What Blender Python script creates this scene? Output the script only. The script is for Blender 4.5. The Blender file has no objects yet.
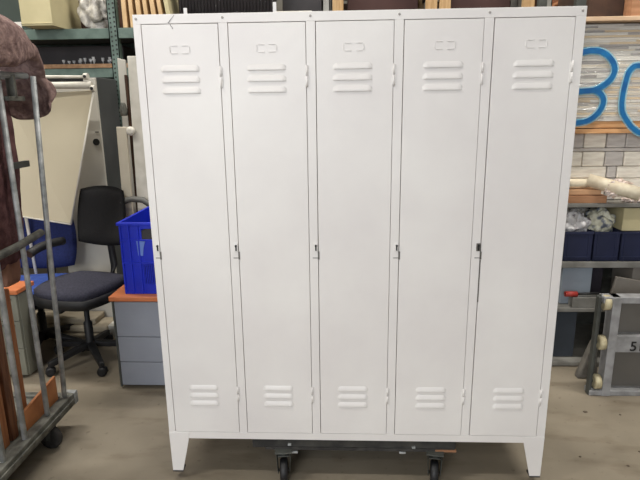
import bpy, bmesh, math, random
from mathutils import Vector, Matrix, noise
random.seed(7)
PI = math.pi
S = bpy.context.scene
C = S.collection

# ------------------------------------------------------------------ camera numbers
CAM = Vector((0.7233, -1.9608, 1.528)); YAW, PITCH, ROLL, FPX = -0.0436, 0.2423, -0.0122, 540.0
_f = Vector((math.sin(YAW)*math.cos(PITCH), math.cos(YAW)*math.cos(PITCH), -math.sin(PITCH)))
_r0 = Vector((math.cos(YAW), -math.sin(YAW), 0)); _u0 = _r0.cross(_f)
_r = _r0*math.cos(ROLL) + _u0*math.sin(ROLL); _u = _u0*math.cos(ROLL) - _r0*math.sin(ROLL)
def at(px, py, y):                       # measured pixel -> point at depth y
    d = _f + _r*((px-320)/FPX) - _u*((py-240)/FPX)
    return CAM + d*((y-CAM.y)/d.y)
def atz(px, py, z):
    d = _f + _r*((px-320)/FPX) - _u*((py-240)/FPX)
    return CAM + d*((z-CAM.z)/d.z)

# ------------------------------------------------------------------ materials
MATS = {}
def mat(name, col, rough=.5, metal=0, col2=None, scale=8, amt=.5, bump=0, bscale=60, spec=.5, alpha=None, stretch=None, detail=5, ramp=(.35,.65)):
    if name in MATS: return MATS[name]
    m = bpy.data.materials.new(name); m.use_nodes = True
    N = m.node_tree.nodes; L = m.node_tree.links
    b = N['Principled BSDF']
    b.inputs['Roughness'].default_value = rough; b.inputs['Metallic'].default_value = metal
    b.inputs['Specular IOR Level'].default_value = spec
    tc = N.new('ShaderNodeTexCoord'); mp = N.new('ShaderNodeMapping'); L.new(tc.outputs['Object'], mp.inputs[0])
    if stretch: mp.inputs['Scale'].default_value = stretch
    nz = N.new('ShaderNodeTexNoise'); nz.inputs['Scale'].default_value = scale; nz.inputs['Detail'].default_value = detail
    L.new(mp.outputs[0], nz.inputs['Vector'])
    cr = N.new('ShaderNodeValToRGB'); L.new(nz.outputs['Fac'], cr.inputs[0])
    cr.color_ramp.elements[0].position = ramp[0]; cr.color_ramp.elements[1].position = ramp[1]
    c2 = col2 if col2 else tuple(c*.86 for c in col)
    cr.color_ramp.elements[0].color = (*c2, 1); cr.color_ramp.elements[1].color = (*col, 1)
    L.new(cr.outputs[0], b.inputs['Base Color'])
    if bump:
        n2 = N.new('ShaderNodeTexNoise'); n2.inputs['Scale'].default_value = bscale; n2.inputs['Detail'].default_value = 6
        L.new(mp.outputs[0], n2.inputs['Vector'])
        bp = N.new('ShaderNodeBump'); bp.inputs['Strength'].default_value = bump; bp.inputs['Distance'].default_value = .01
        L.new(n2.outputs['Fac'], bp.inputs['Height']); L.new(bp.outputs[0], b.inputs['Normal'])
    if alpha is not None: b.inputs['Alpha'].default_value = alpha
    MATS[name] = m
    return m
def srgb(r, g, b):
    return tuple(((c/255+.055)/1.055)**2.4 if c > 10 else c/255/12.92 for c in (r, g, b))

M_white = mat('white_painted_steel', srgb(229,226,223), .42, 0, srgb(221,217,215), 3.0, bump=.05, bscale=40)
M_louver = M_white
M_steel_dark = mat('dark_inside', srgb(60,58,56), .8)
M_chrome = mat('worn_chrome', srgb(170,168,165), .3, .9, srgb(110,106,100), 60)
M_darkhole = mat('keyhole_black', srgb(25,24,24), .7)
M_scuff = mat('grey_scuff', srgb(176,174,174), .7)
M_galv = mat('galvanised_steel', srgb(190,192,192), .5, .25, srgb(138,142,142), 22, bump=.1, bscale=60)
M_galvd = mat('dirty_galvanised', srgb(122,122,114), .65, .3, srgb(78,78,72), 20, bump=.2)
M_black = mat('black_plastic', srgb(32,32,34), .55, 0, srgb(22,22,24), 20)
M_blackfab = mat('black_fabric', srgb(22,21,23), .95, 0, srgb(14,14,16), 90, bump=.2, bscale=300)
M_greyfab = mat('grey_fabric', srgb(58,58,72), .95, 0, srgb(44,44,56), 90, bump=.2, bscale=300)
M_bluefab = mat('blue_fabric', srgb(30,42,96), .95, 0, srgb(22,32,76), 90, bump=.2, bscale=300)
M_bluefab2 = mat('bright_blue_fabric', srgb(62,92,172), .95, 0, srgb(48,74,150), 90, bump=.2, bscale=300)
M_rubber = mat('grey_rubber', srgb(58,56,54), .8, 0, srgb(38,36,35), 30)
M_maroon = mat('mauve_moving_blanket', srgb(150,127,122), 1, 0, srgb(108,88,86), 34, bump=.9, bscale=60, spec=.1)
M_maroon2 = mat('dark_maroon_fabric', srgb(112,82,82), 1, 0, srgb(80,56,58), 25, bump=.5, bscale=120, spec=.1)
M_board = mat('reddish_wood', srgb(132,88,58), .6, 0, srgb(88,52,34), 14, stretch=(6,6,.5), bump=.1)
M_board2 = mat('orange_wood', srgb(168,112,70), .6, 0, srgb(138,84,50), 14, stretch=(6,6,.5))
M_ply = mat('plywood', srgb(196,132,84), .7, 0, srgb(168,106,64), 10)
M_cream = mat('cream_screen', srgb(208,198,172), .6, 0, srgb(200,190,164), 2)
M_offwhite = mat('offwhite_tube', srgb(214,210,200), .45, 0, srgb(196,192,180), 12)
M_beige = mat('beige_laminate', srgb(200,192,174), .55, 0, srgb(186,178,160), 6)
M_cabgrey = mat('light_grey_steel', srgb(200,196,186), .5, 0, srgb(188,184,174), 4)
M_cabside = mat('shaded_grey_steel', srgb(84,86,86), .55, 0, srgb(72,74,74), 4)  # side of the grey cabinet, its shade put into the colour
M_green = mat('green_rack_paint', srgb(98,116,108), .55, 0, srgb(74,92,84), 12)
M_ped = mat('grey_drawer_steel', srgb(142,146,156), .5, 0, srgb(134,138,148), 5)
M_pedgreen = mat('grey_green_steel', srgb(128,128,116), .5, 0, srgb(112,112,102), 5)
M_orange = mat('orange_beech_laminate', srgb(206,124,78), .5, 0, srgb(190,108,64), 12, stretch=(1,8,8))
M_blue = mat('blue_crate_plastic', srgb(24,46,196), .4, 0, srgb(18,38,176), 6)
M_bluelabel = mat('pale_blue_sticker', srgb(110,140,215), .6)
M_navy = mat('navy_bin_plastic', srgb(32,38,68), .5, 0, srgb(26,32,58), 8)
M_rackgrey = mat('grey_rack_steel', srgb(148,146,140), .5, .2, srgb(122,120,114), 10)
M_rackdark = mat('dark_rack_steel', srgb(82,84,80), .6, .2, srgb(66,68,64), 10)
M_card = mat('cardboard', srgb(206,176,134), .9, 0, srgb(186,156,116), 8)
M_cardb = mat('brown_cardboard', srgb(178,132,98), .9, 0, srgb(156,112,80), 8, stretch=(1,6,6))
M_boxy = mat('yellow_beige_box', srgb(190,180,142), .8, 0, srgb(176,166,130), 4)
M_corr = mat('black_corrugated_plastic', srgb(48,42,44), .6, 0, srgb(34,30,32), 5)
M_timber = mat('pale_timber', srgb(196,164,120), .8, 0, srgb(160,124,82), 10, stretch=(4,4,.6))
M_timberd = mat('dark_timber', srgb(84,58,42), .85, 0, srgb(52,36,28), 6)
M_plank = mat('pinkish_plank', srgb(206,178,148), .8, 0, srgb(184,152,122), 10, stretch=(.6,4,4))
M_wall = mat('concrete_wall', srgb(112,108,100), .9, 0, srgb(92,88,82), 2)
M_ceil = mat('ceiling_sheet', srgb(190,188,182), .9)
M_glass = mat('clear_glassware', srgb(225,228,230), .1, 0, alpha=.5)
M_bagw = mat('crumpled_clear_bag', srgb(205,200,190), .3, 0, srgb(150,146,140), 22, bump=.6, bscale=40)
M_bagm = mat('printed_plastic_bag', srgb(212,210,210), .45, 0, srgb(96,84,92), 26, bump=.6, bscale=40, ramp=(.32,.44))
M_bagy = mat('printed_paper_bag', srgb(206,204,184), .5, 0, srgb(110,116,128), 24, bump=.6, bscale=40, ramp=(.38,.5))
M_roll = mat('cream_paper_roll', srgb(226,216,192), .6, 0, srgb(206,190,164), 18, bump=.3, bscale=30)
M_wrap = mat('crinkled_wrap', srgb(232,220,214), .3, 0, srgb(196,170,150), 40, bump=.8, bscale=50)
M_pack = mat('cream_pack', srgb(246,240,226), .5, 0, srgb(222,213,198), 10, stretch=(1,5,5), bump=.2, bscale=50)
M_packg = mat('grey_pack', srgb(206,200,194), .5, 0, srgb(184,178,172), 10, stretch=(1,5,5), bump=.2, bscale=50)
M_paint = mat('blue_spray_paint', srgb(14,108,164), .6, 0, srgb(8,84,142), 20)
M_paintl = mat('pale_blue_overspray', srgb(120,200,230), .7, 0, srgb(170,214,226), 40, alpha=.42)
M_bluegrey = mat('blue_grey_box', srgb(156,166,176), .6)
M_red = mat('red_grip', srgb(178,62,54), .5)
M_greycard = mat('grey_board', srgb(126,120,112), .8)
M_cart = mat('grey_cart_steel', srgb(164,164,166), .5, .2, srgb(136,136,136), 16)
M_cartpanel = mat('dark_grey_panel', srgb(104,100,94), .7, 0, srgb(94,90,84), 4)
M_wheelc = mat('cream_wheel', srgb(196,186,152), .6, 0, srgb(160,148,118), 30)
M_sack = mat('grey_sack', srgb(112,108,100), .95, 0, srgb(90,86,80), 20, bump=.3)
M_floorstuff = mat('beige_flat_cardboard', srgb(176,164,142), .9, 0, srgb(150,138,118), 6)
M_label = mat('white_paper_label', srgb(224,220,214), .7)
M_emit = bpy.data.materials.new('tube_light_glow'); M_emit.use_nodes = True
_b = M_emit.node_tree.nodes['Principled BSDF']; _b.inputs['Emission Color'].default_value = (1,.97,.92,1); _b.inputs['Emission Strength'].default_value = 6

def board_stack_mat():
    m = bpy.data.materials.new('stacked_board_edges'); m.use_nodes = True
    N = m.node_tree.nodes; L = m.node_tree.links; b = N['Principled BSDF']; b.inputs['Roughness'].default_value = .55
    g = N.new('ShaderNodeNewGeometry'); mp = N.new('ShaderNodeMapping'); L.new(g.outputs['Position'], mp.inputs[0])
    mp.inputs['Scale'].default_value = (1.3, 1, 42)
    nz = N.new('ShaderNodeTexNoise'); nz.inputs['Scale'].default_value = 2.0; nz.inputs['Detail'].default_value = 3; L.new(mp.outputs[0], nz.inputs['Vector'])
    cr = N.new('ShaderNodeValToRGB'); L.new(nz.outputs['Fac'], cr.inputs[0])
    e = cr.color_ramp.elements
    e[0].position = .28; e[0].color = (*srgb(164,154,144),1); e[1].position = .72; e[1].color = (*srgb(248,244,232),1)
    for p, c in ((.40,(206,196,182)), (.47,(236,222,192)), (.53,(200,192,184)), (.60,(240,232,214))):
        q = cr.color_ramp.elements.new(p); q.color = (*srgb(*c),1)
    L.new(cr.outputs[0], b.inputs['Base Color'])
    return m
M_stack = board_stack_mat()
M_stack2 = mat('pale_board_edges', srgb(240,236,226), .5, 0, srgb(208,202,192), 9, stretch=(.5,1,30))
M_stack3 = mat('tan_board_edges', srgb(232,208,166), .5, 0, srgb(204,176,138), 9, stretch=(.5,1,30))
M_stack4 = mat('grey_board_edges', srgb(178,172,166), .5, 0, srgb(146,140,134), 9, stretch=(.5,1,30))

def film_mat():
    m = bpy.data.materials.new('stretch_film'); m.use_nodes = True
    N = m.node_tree.nodes; L = m.node_tree.links
    N.remove(N['Principled BSDF']); out = N['Material Output']
    tr = N.new('ShaderNodeBsdfTransparent'); gl = N.new('ShaderNodeBsdfGlossy'); gl.inputs['Roughness'].default_value = .22
    df = N.new('ShaderNodeBsdfDiffuse'); df.inputs['Color'].default_value = (.93,.93,.93,1)
    nz = N.new('ShaderNodeTexNoise'); nz.inputs['Scale'].default_value = 14; nz.inputs['Detail'].default_value = 5
    tc = N.new('ShaderNodeTexCoord'); mp = N.new('ShaderNodeMapping'); mp.inputs['Scale'].default_value = (.7,1,3); L.new(tc.outputs['Object'], mp.inputs[0]); L.new(mp.outputs[0], nz.inputs[0])
    bp = N.new('ShaderNodeBump'); bp.inputs['Strength'].default_value = .9; bp.inputs['Distance'].default_value = .02; L.new(nz.outputs['Fac'], bp.inputs['Height'])
    L.new(bp.outputs[0], gl.inputs['Normal'])
    a = N.new('ShaderNodeMixShader'); a.inputs[0].default_value = .5; L.new(gl.outputs[0], a.inputs[1]); L.new(df.outputs[0], a.inputs[2])
    c = N.new('ShaderNodeMixShader'); c.inputs[0].default_value = .24; L.new(tr.outputs[0], c.inputs[1]); L.new(a.outputs[0], c.inputs[2])
    L.new(c.outputs[0], out.inputs[0])
    return m
M_film = film_mat()

def floor_mat():
    m = bpy.data.materials.new('worn_concrete_floor'); m.use_nodes = True
    N = m.node_tree.nodes; L = m.node_tree.links; b = N['Principled BSDF']; b.inputs['Roughness'].default_value = .62
    b.inputs['Specular IOR Level'].default_value = .35
    g = N.new('ShaderNodeNewGeometry')
    def nz(s, d, r0, r1, c0, c1, sc=None):
        n = N.new('ShaderNodeTexNoise'); n.inputs['Scale'].default_value = s; n.inputs['Detail'].default_value = d
        if sc:
            mp = N.new('ShaderNodeMapping'); mp.inputs['Scale'].default_value = sc; L.new(g.outputs['Position'], mp.inputs[0]); L.new(mp.outputs[0], n.inputs['Vector'])
        else: L.new(g.outputs['Position'], n.inputs['Vector'])
        r = N.new('ShaderNodeValToRGB'); L.new(n.outputs['Fac'], r.inputs[0])
        r.color_ramp.elements[0].position = r0; r.color_ramp.elements[1].position = r1
        r.color_ramp.elements[0].color = (*c0,1); r.color_ramp.elements[1].color = (*c1,1)
        return r, n
    r1, _ = nz(2.2, 8, .3, .7, srgb(122,113,98), srgb(150,140,123))
    r2, n2 = nz(6.5, 10, .30, .46, (.74,.70,.66), (1,1,1), (.6,1.6,1))
    r3, _ = nz(30, 6, .26, .36, (.6,.56,.52), (1,1,1))
    def mul(a, c, f):
        x = N.new('ShaderNodeMix'); x.data_type = 'RGBA'; x.blend_type = 'MULTIPLY'; x.inputs[0].default_value = f
        L.new(a, x.inputs[6]); L.new(c, x.inputs[7]); return x.outputs[2]
    o = mul(r1.outputs[0], r2.outputs[0], .8); o = mul(o, r3.outputs[0], .7)
    L.new(o, b.inputs['Base Color'])
    bp = N.new('ShaderNodeBump'); bp.inputs['Strength'].default_value = .12; L.new(n2.outputs['Fac'], bp.inputs['Height']); L.new(bp.outputs[0], b.inputs['Normal'])
    return m
M_floor = floor_mat()

# ------------------------------------------------------------------ mesh helpers
def B(): return bmesh.new()
def box(bm, x0, x1, y0, y1, z0, z1, m=None, mi=0):
    vs = [bm.verts.new(Vector(p)) for p in ((x0,y0,z0),(x1,y0,z0),(x1,y1,z0),(x0,y1,z0),(x0,y0,z1),(x1,y0,z1),(x1,y1,z1),(x0,y1,z1))]
    if m is not None:
        for v in vs: v.co = m @ v.co
    for f in ((0,3,2,1),(4,5,6,7),(0,1,5,4),(1,2,6,5),(2,3,7,6),(3,0,4,7)):
        bm.faces.new([vs[i] for i in f]).material_index = mi
    return vs
def tube(bm, pts, r, seg=10, closed=False, mi=0, r2=None):
    pts = [Vector(p) for p in pts]; n = len(pts); rings = []
    up = Vector((0,0,1))
    for i, p in enumerate(pts):
        a = pts[i-1] if i > 0 else (pts[-1] if closed else p); c = pts[i+1] if i < n-1 else (pts[0] if closed else p)
        t = (c-a).normalized()
        ref = up if abs(t.dot(up)) < .95 else Vector((1,0,0))
        s = t.cross(ref).normalized(); w = s.cross(t)
        rr = r if r2 is None else r + (r2-r)*i/(n-1)
        rings.append([bm.verts.new(p + s*math.cos(2*PI*k/seg)*rr + w*math.sin(2*PI*k/seg)*rr) for k in range(seg)])
    for i in range(n if closed else n-1):
        A, D = rings[i], rings[(i+1) % n]
        for k in range(seg):
            f = bm.faces.new((A[k], A[(k+1)%seg], D[(k+1)%seg], D[k])); f.smooth = True; f.material_index = mi
    if not closed:
        bm.faces.new(rings[0][::-1]).material_index = mi; bm.faces.new(rings[-1]).material_index = mi
def lathe(bm, prof, m, seg=20):            # profile (radius, height) round local z
    rings = [[bm.verts.new(m @ Vector((r*math.cos(2*PI*k/seg), r*math.sin(2*PI*k/seg), h))) for k in range(seg)] for r, h in prof]
    for A, D in zip(rings, rings[1:]):
        for k in range(seg):
            f = bm.faces.new((A[k], A[(k+1)%seg], D[(k+1)%seg], D[k])); f.smooth = True
    bm.faces.new(rings[0][::-1]); bm.faces.new(rings[-1])
def prism(bm, poly, off, mi=0):            # closed polygon of 3D points extruded by off
    off = Vector(off)
    a = [bm.verts.new(Vector(p)) for p in poly]; b = [bm.verts.new(Vector(p)+off) for p in poly]
    n = len(poly)
    bm.faces.new(a).material_index = mi; bm.faces.new(b[::-1]).material_index = mi
    for i in range(n): bm.faces.new((a[i], b[i], b[(i+1)%n], a[(i+1)%n])).material_index = mi
def blob(bm, c, rx, ry, rz, amp=.35, freq=9, sub=4, seed=0, crease=True):
    g = bmesh.ops.create_icosphere(bm, subdivisions=sub, radius=1)
    for v in g['verts']:
        p = v.co.copy(); q = p*freq*.25 + Vector((seed*3.1, seed*1.7, seed))
        d = noise.fractal(q, 1, 2, 4) if not crease else (abs(noise.noise(q*1.3))*1.2 - .3 + .4*noise.noise(q*3))
        s = 1 + amp*d
        v.co = Vector((c[0]+p.x*rx*s, c[1]+p.y*ry*s, c[2]+p.z*rz*s))
INV = {}
def obj(name, bm, m, parent=None, bevel=0, loc=None, smooth=False, seg=2):
    bmesh.ops.recalc_face_normals(bm, faces=bm.faces)
    if parent is not None:
        bm.transform(INV[parent.name])
    me = bpy.data.meshes.new(name)
    o = bpy.data.objects.new(name, me); C.objects.link(o)
    if parent is not None: o.parent = parent; INV[o.name] = INV[parent.name]
    else:
        vs = [v.co for v in bm.verts]
        c = Vector(((min(v.x for v in vs)+max(v.x for v in vs))/2, (min(v.y for v in vs)+max(v.y for v in vs))/2, min(v.z for v in vs)))
        bm.transform(Matrix.Translation(-c)); o.location = c; INV[o.name] = Matrix.Translation(-c)
    bm.to_mesh(me); bm.free()
    for x in (m if isinstance(m, (list, tuple)) else [m]): me.materials.append(x)
    if smooth:
        for p in me.polygons: p.use_smooth = True
    if bevel:
        md = o.modifiers.new('bevel', 'BEVEL'); md.width = bevel; md.segments = seg; md.limit_method = 'ANGLE'; md.angle_limit = math.radians(35)
    return o
def tag(o, label, cat, group=None, kind=None):
    o['label'] = label; o['category'] = cat
    if group: o['group'] = group
    if kind: o['kind'] = kind
    return o
def thing(name, label, cat, loc, rz=0, group=None):
    o = bpy.data.objects.new(name, None); C.objects.link(o); o.location = loc; o.rotation_euler = (0,0,rz); o.empty_display_size = .05
    INV[o.name] = (Matrix.Translation(Vector(loc)) @ Matrix.Rotation(rz, 4, 'Z')).inverted()
    return tag(o, label, cat, group)
def copy_tree(o, parent=None):
    c = o.copy(); C.objects.link(c); c.parent = parent
    for ch in list(o.children): copy_tree(ch, c)
    return c
def struct(name, bm, m, **k):
    o = obj(name, bm, m, **k); o['kind'] = 'structure'; return o
def simple(name, label, cat, boxes, m, bevel=.003, group=None):
    bm = B()
    for b in boxes: box(bm, *b)
    return tag(obj(name, bm, m, bevel=bevel), label, cat, group)

# ------------------------------------------------------------------ room shell
RX0, RX1, RY0, RY1, RZ = -3.6, 4.2, -6.5, 3.3, 4.4
bm = B(); box(bm, RX0, RX1, RY0, RY1, -.12, 0); struct('floor', bm, M_floor)
bm = B(); box(bm, RX0, RX1, RY0, RY1, RZ, RZ+.12); struct('ceiling', bm, M_ceil)
bm = B(); box(bm, RX0-.15, RX1+.15, RY1, RY1+.15, 0, RZ+.12); struct('wall_back', bm, M_wall)
bm = B(); box(bm, RX0-.15, RX0, RY0, RY1, 0, RZ+.12); struct('wall_left', bm, M_wall)
bm = B(); box(bm, RX1, RX1+.15, RY0, RY1, 0, RZ+.12); struct('wall_right', bm, M_wall)
bm = B()                                     # unseen front wall; door opening added to let the daylight in
box(bm, RX0-.15, -2.6, RY0-.15, RY0, 0, RZ+.12); box(bm, 2.6, RX1+.15, RY0-.15, RY0, 0, RZ+.12); box(bm, -2.6, 2.6, RY0-.15, RY0, 3.9, RZ+.12)
struct('wall_front', bm, M_wall)

# ------------------------------------------------------------------ the locker
W, D0, LB, LT = 1.536, .50, .193, 1.842
lk = thing('locker_cabinet', 'large white painted steel locker cabinet with five tall doors, resting on a low black dolly', 'locker', (W/2, .25, LB))
bm = B()
e = .0015
box(bm, 0, W, D0-.01, D0, LB, LT)                      # back
box(bm, 0, .004, .002, D0, LB, LT); box(bm, W-.004, W, .002, D0, LB, LT)
box(bm, 0, W, .002, D0, LB, LB+.004); box(bm, 0, W, .002, D0, LT-.004, LT)
DX = [.027+.3015*i for i in range(5)]; DW = .2695; DZ0, DZ1 = .224, 1.811
box(bm, 0, W, 0, .02, DZ1, LT); box(bm, 0, W, 0, .02, LB, DZ0)
xs = [0] + [v for x in DX for v in (x, x+DW)] + [W]
for i in range(0, 12, 2): box(bm, xs[i], xs[i+1], 0, .03, DZ0, DZ1)
obj('carcass', bm, M_white, lk, bevel=.0012)
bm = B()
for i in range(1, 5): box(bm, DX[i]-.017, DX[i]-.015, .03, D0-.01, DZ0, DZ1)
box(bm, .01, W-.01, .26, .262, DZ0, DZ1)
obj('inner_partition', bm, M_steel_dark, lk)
def louver(bm, x0, x1, z):                             # pressed hood: flush at top, proud at the bottom
    h, d = .021, .0058
    segs = 8; rows = []
    prof = [(0, h), (-d*.3, h*.82), (-d*.62, h*.5), (-d, h*.12), (-d*.85, 0), (-.0002, -.0002)]
    n = 14
    for i in range(n+1):
        t = i/n; x = x0+(x1-x0)*t
        k = min(1, min(t, 1-t)*14); k = math.sin(k*PI/2)
        rows.append([bm.verts.new((x, YD+p[0]*k, z+p[1]*(.55+.45*k))) for p in prof])
    for a, b in zip(rows, rows[1:]):
        for j in range(len(prof)-1):
            f = bm.faces.new((a[j], a[j+1], b[j+1], b[j])); f.smooth = j < 3
YD = -.0015
for i, x in enumerate(DX):
    g = .0022 if i < 4 else .003
    bm = B(); box(bm, x+g, x+DW-g*.6, YD, .018, DZ0+.0015, DZ1-.0022)
    xc = x + DW*.5
    off = (-.004, -.002, -.004, .005, .01)[i]
    d = obj('door', bm, M_white, lk, bevel=.0015)
    for k in range(3):
        bm = B(); louver(bm, xc-.069+off-.003, xc+.069+off-.003, 1.653-.0375*k); obj('vent_louver', bm, M_louver, d)
    for k in range(3):
        bm = B(); louver(bm, xc-.059+off, xc+.061+off, .419-.035*k); obj('vent_louver', bm, M_louver, d)
    # pressed number holder: two small open cells
    bm = B()
    for s in (-1, 1):
        cx = xc+off+s*.019; z0, z1, w = 1.712, 1.740, .0115
        box(bm, cx-w, cx+w, YD-.0025, YD, z1-.003, z1); box(bm, cx-w, cx+w, YD-.0025, YD, z0, z0+.003)
        xx = cx+s*(w+.004); box(bm, xx-.0015, xx+.0015, YD-.0025, YD, z0+.004, z1-.004)
    obj('number_holder', bm, M_white, d, bevel=.001)
    # hinges on the right jamb
    for zt, zb in ((1.668, 1.596), (.434, .366)):
        bm = B(); xh = x+DW+.001
        zm = (zt+zb)/2
        tube(bm, [(xh, -.0034, zb), (xh, -.0034, zm-.001)], .0036, 10); tube(bm, [(xh, -.0034, zm+.001), (xh, -.0034, zt)], .0036, 10)
        box(bm, xh-.006, xh+.006, -.004, 0, zb+.002, zt-.002)
        obj('hinge', bm, M_white, d)
    # lock on the left jamb
    xl = x-.008 if i else x-.006
    bm = B(); box(bm, xl-.008, xl+.007, -.006, 0, 1.000, 1.030)
    lo = obj('lock', bm, M_white if i < 4 else M_chrome, lk, bevel=.002)
    bm = B(); box(bm, xl-.0025, xl+.0025, -.0085, -.0058, 1.003, 1.024); tube(bm, [(xl, -.010, 1.022), (xl, -.0055, 1.022)], .004, 10)
    obj('keyhole', bm, M_darkhole, lo)
    bm = B(); box(bm, x-.001, x+.005, -.0035, .002, .968, .998)
    box(bm, xl-.012, x+.002, -.0012, 0, .972, .9745)
    if i == 4: box(bm, x, x+.0035, -.003, .002, .80, .965)
    obj('catch_plate', bm, mat('tarnished_catch', srgb(110,106,102), .5, .5), lk)
rx = [.006] + [x+DW+.016 for x in DX[:-1]] + [W-.014]
for x in [.012]+rx[1:]:
    bm = B(); lathe(bm, [(.0045, 0), (.0045, .001), (.0025, .003)], Matrix.Translation((x, 0, 1.828)) @ Matrix.Rotation(PI/2, 4, 'X'), 10)
    obj('rivet', bm, mat('grey_rivet', srgb(168,164,160), .5), lk)
for px in (186, 275):
    p = at(px, 12, .03); bm = B(); h = .022 if px == 186 else .035
    box(bm, p.x-.006, p.x+.006, .02, .026, LT-.002, LT+h); box(bm, p.x-.006, p.x+.006, .02, .045, LT, LT+.003)
    obj('top_clip', bm, M_white, lk, bevel=.001)
bm = B()
p0, p1, p2 = at(174,15,0), at(168,23,0), at(173,29,0)
for a, b, w in ((p0,p1,.0012), (p1+Vector((.004,0,0)),p2,.0018)):
    tube(bm, [a+Vector((0,-.0003 if a.z > DZ1 else -.0017,0)), b+Vector((0,-.0016,0))], w, 6)
obj('scuff_mark', bm, M_scuff, lk)
for s in (0, 1):
    X = lambda v: v if s == 0 else W-v
    for yb in (0, D0-.05):
        y0 = -.002 if yb == 0 else yb
        bm = B()
        poly = [(X(0), y0, .222), (X(.085), y0, .222), (X(.080), y0, .185), (X(.047), y0, .04), (X(.003), y0, .04)]
        prism(bm, poly, (0, .003, 0))
        poly2 = [(X(0), y0+.003, .20), (X(0), y0+.055, .20), (X(.003), y0+.045, .04), (X(.003), y0+.003, .04)]
        prism(bm, poly2, (.003 if s == 0 else -.003, 0, 0))
        ft = obj('foot', bm, M_white, lk, bevel=.001)
        bm = B(); box(bm, min(X(.004), X(.046)), max(X(.004), X(.046)), y0, y0+.04, .034, .041); obj('foot_cap', bm, M_rubber, ft)

# ------------------------------------------------------------------ dolly
dl = thing('furniture_dolly', 'low black wheeled dolly carrying the white locker cabinet', 'dolly', (.76, .25, 0))
bm = B(); box(bm, .345, 1.185, .006, .48, .150, LB-.001); obj('platform', bm, mat('dirty_black_wood', srgb(62,60,56), .8, 0, srgb(36,35,34), 14), dl, bevel=.004)
bm = B(); box(bm, .40, 1.18, 0, .006, .146, .158); obj('front_rail', bm, M_rubber, dl)
bm = B(); box(bm, 1.10, 1.185, -.004, .006, .147, .156); obj('wooden_edge', bm, mat('worn_orange_wood', srgb(150,108,78), .8), dl)
for px, py in ((290,442),(295,449.5),(413,445),(402,450)):
    p = at(px, py, .019); bm = B(); box(bm, p.x-.007 if py < 448 else p.x-.013, p.x+.007 if py < 448 else p.x+.013, -.002, .007, p.z-.004, p.z+.004); obj('paint_fleck', bm, M_galv, dl, bevel=.001)
for k, (cx, cy, rz) in enumerate(((.475,.0,.1),(1.10,.0,-.15),(.475,.43,1.2),(1.10,.43,.7))):
    T = Matrix.Translation((cx, cy, 0)) @ Matrix.Rotation(rz, 4, 'Z')
    bm = B(); box(bm, -.035, .035, -.03, .03, .145, .15, T)
    lathe(bm, [(.018,.128),(.022,.146)], T, 16)
    for s in (-1, 1):
        pl = [T @ Vector(p) for p in ((s*.027,-.034,.132),(s*.027,.034,.132),(s*.022,.014,.040),(s*.022,-.014,.040))]
        prism(bm, pl, (T.to_3x3() @ Vector((s*.003,0,0))))
    box(bm, -.024, .024, -.022, .022, .126, .131, T)
    c = obj('caster', bm, M_rackdark, dl, bevel=.001)
    bm = B(); lathe(bm, [(.042,-.016),(.05,-.012),(.05,.012),(.042,.016)], T @ Matrix.Translation((0,0,.05)) @ Matrix.Rotation(PI/2, 4, 'Y'), 24)
    obj('wheel', bm, M_black, c)
    bm = B(); lathe(bm, [(.007,-.028),(.007,.028)], T @ Matrix.Translation((0,0,.05)) @ Matrix.Rotation(PI/2, 4, 'Y'), 8)
    obj('axle', bm, M_chrome, c)

# ------------------------------------------------------------------ drawer pedestals
def pedestal(x0, x1, y0, y1, h, divs, mbody, label, handles=True):
    t = thing('drawer_pedestal', label, 'drawer cabinet', ((x0+x1)/2, (y0+y1)/2, 0), 0)
    bm = B(); box(bm, x0, x1, y0+.02, y1, .015, h-.028); obj('cabinet_body', bm, mbody, t, bevel=.002)
    bm = B(); box(bm, x0-.012, x1+.012, y0-.008, y1+.01, h-.026, h); obj('top_board', bm, M_orange, t, bevel=.003)
    zs = [h-.030] + divs + [.022]
    for a, b in zip(zs, zs[1:]):
        bm = B(); box(bm, x0+.012, x1-.003, y0, y0+.019, b+.002, a-.002); d = obj('drawer', bm, mbody, t, bevel=.002)
        bm = B(); box(bm, x1-.13, x1-.03, y0-.006, y0, a-.03, a-.022); obj('handle', bm, M_rackdark, d, bevel=.002)
    bm = B(); box(bm, x0-.001, x0+.009, y0+.001, y0+.02, .012, h-.03); obj('edge_strip', bm, M_rackdark, t)
    for cx in (x0+.05, x1-.05):
        for cy in (y0+.06, y1-.06):
            bm = B(); lathe(bm, [(.016,0),(.016,.016)], Matrix.Translation((cx,cy,0)), 10); obj('foot', bm, M_black, t)
    return t
pedestal(-.525, -.105, .74, 1.32, .548, [.314, .164], M_ped, 'grey drawer cabinet with orange wood-look top under the blue crate')
pedestal(-1.50, -1.115, .84, 1.00, .548, [.36, .19], M_pedgreen, 'grey-green drawer cabinet with orange top behind the cage trolley')

# ------------------------------------------------------------------ blue crate on the pedestal
x0, x1, y0, y1, z0, z1 = -.462, -.085, .79, 1.25, .549, .945
cr = thing('plastic_crate', 'bright blue plastic stacking crate standing on the grey drawer cabinet', 'crate', ((x0+x1)/2, (y0+y1)/2, z0))
bm = B(); box(bm, x0, x1, y0, y1, z0, z0+.006)
for a in ((x0, x0+.006, y0, y1), (x1-.006, x1, y0, y1), (x0, x1, y1-.006, y1)): box(bm, *a, z0, z1)
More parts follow.
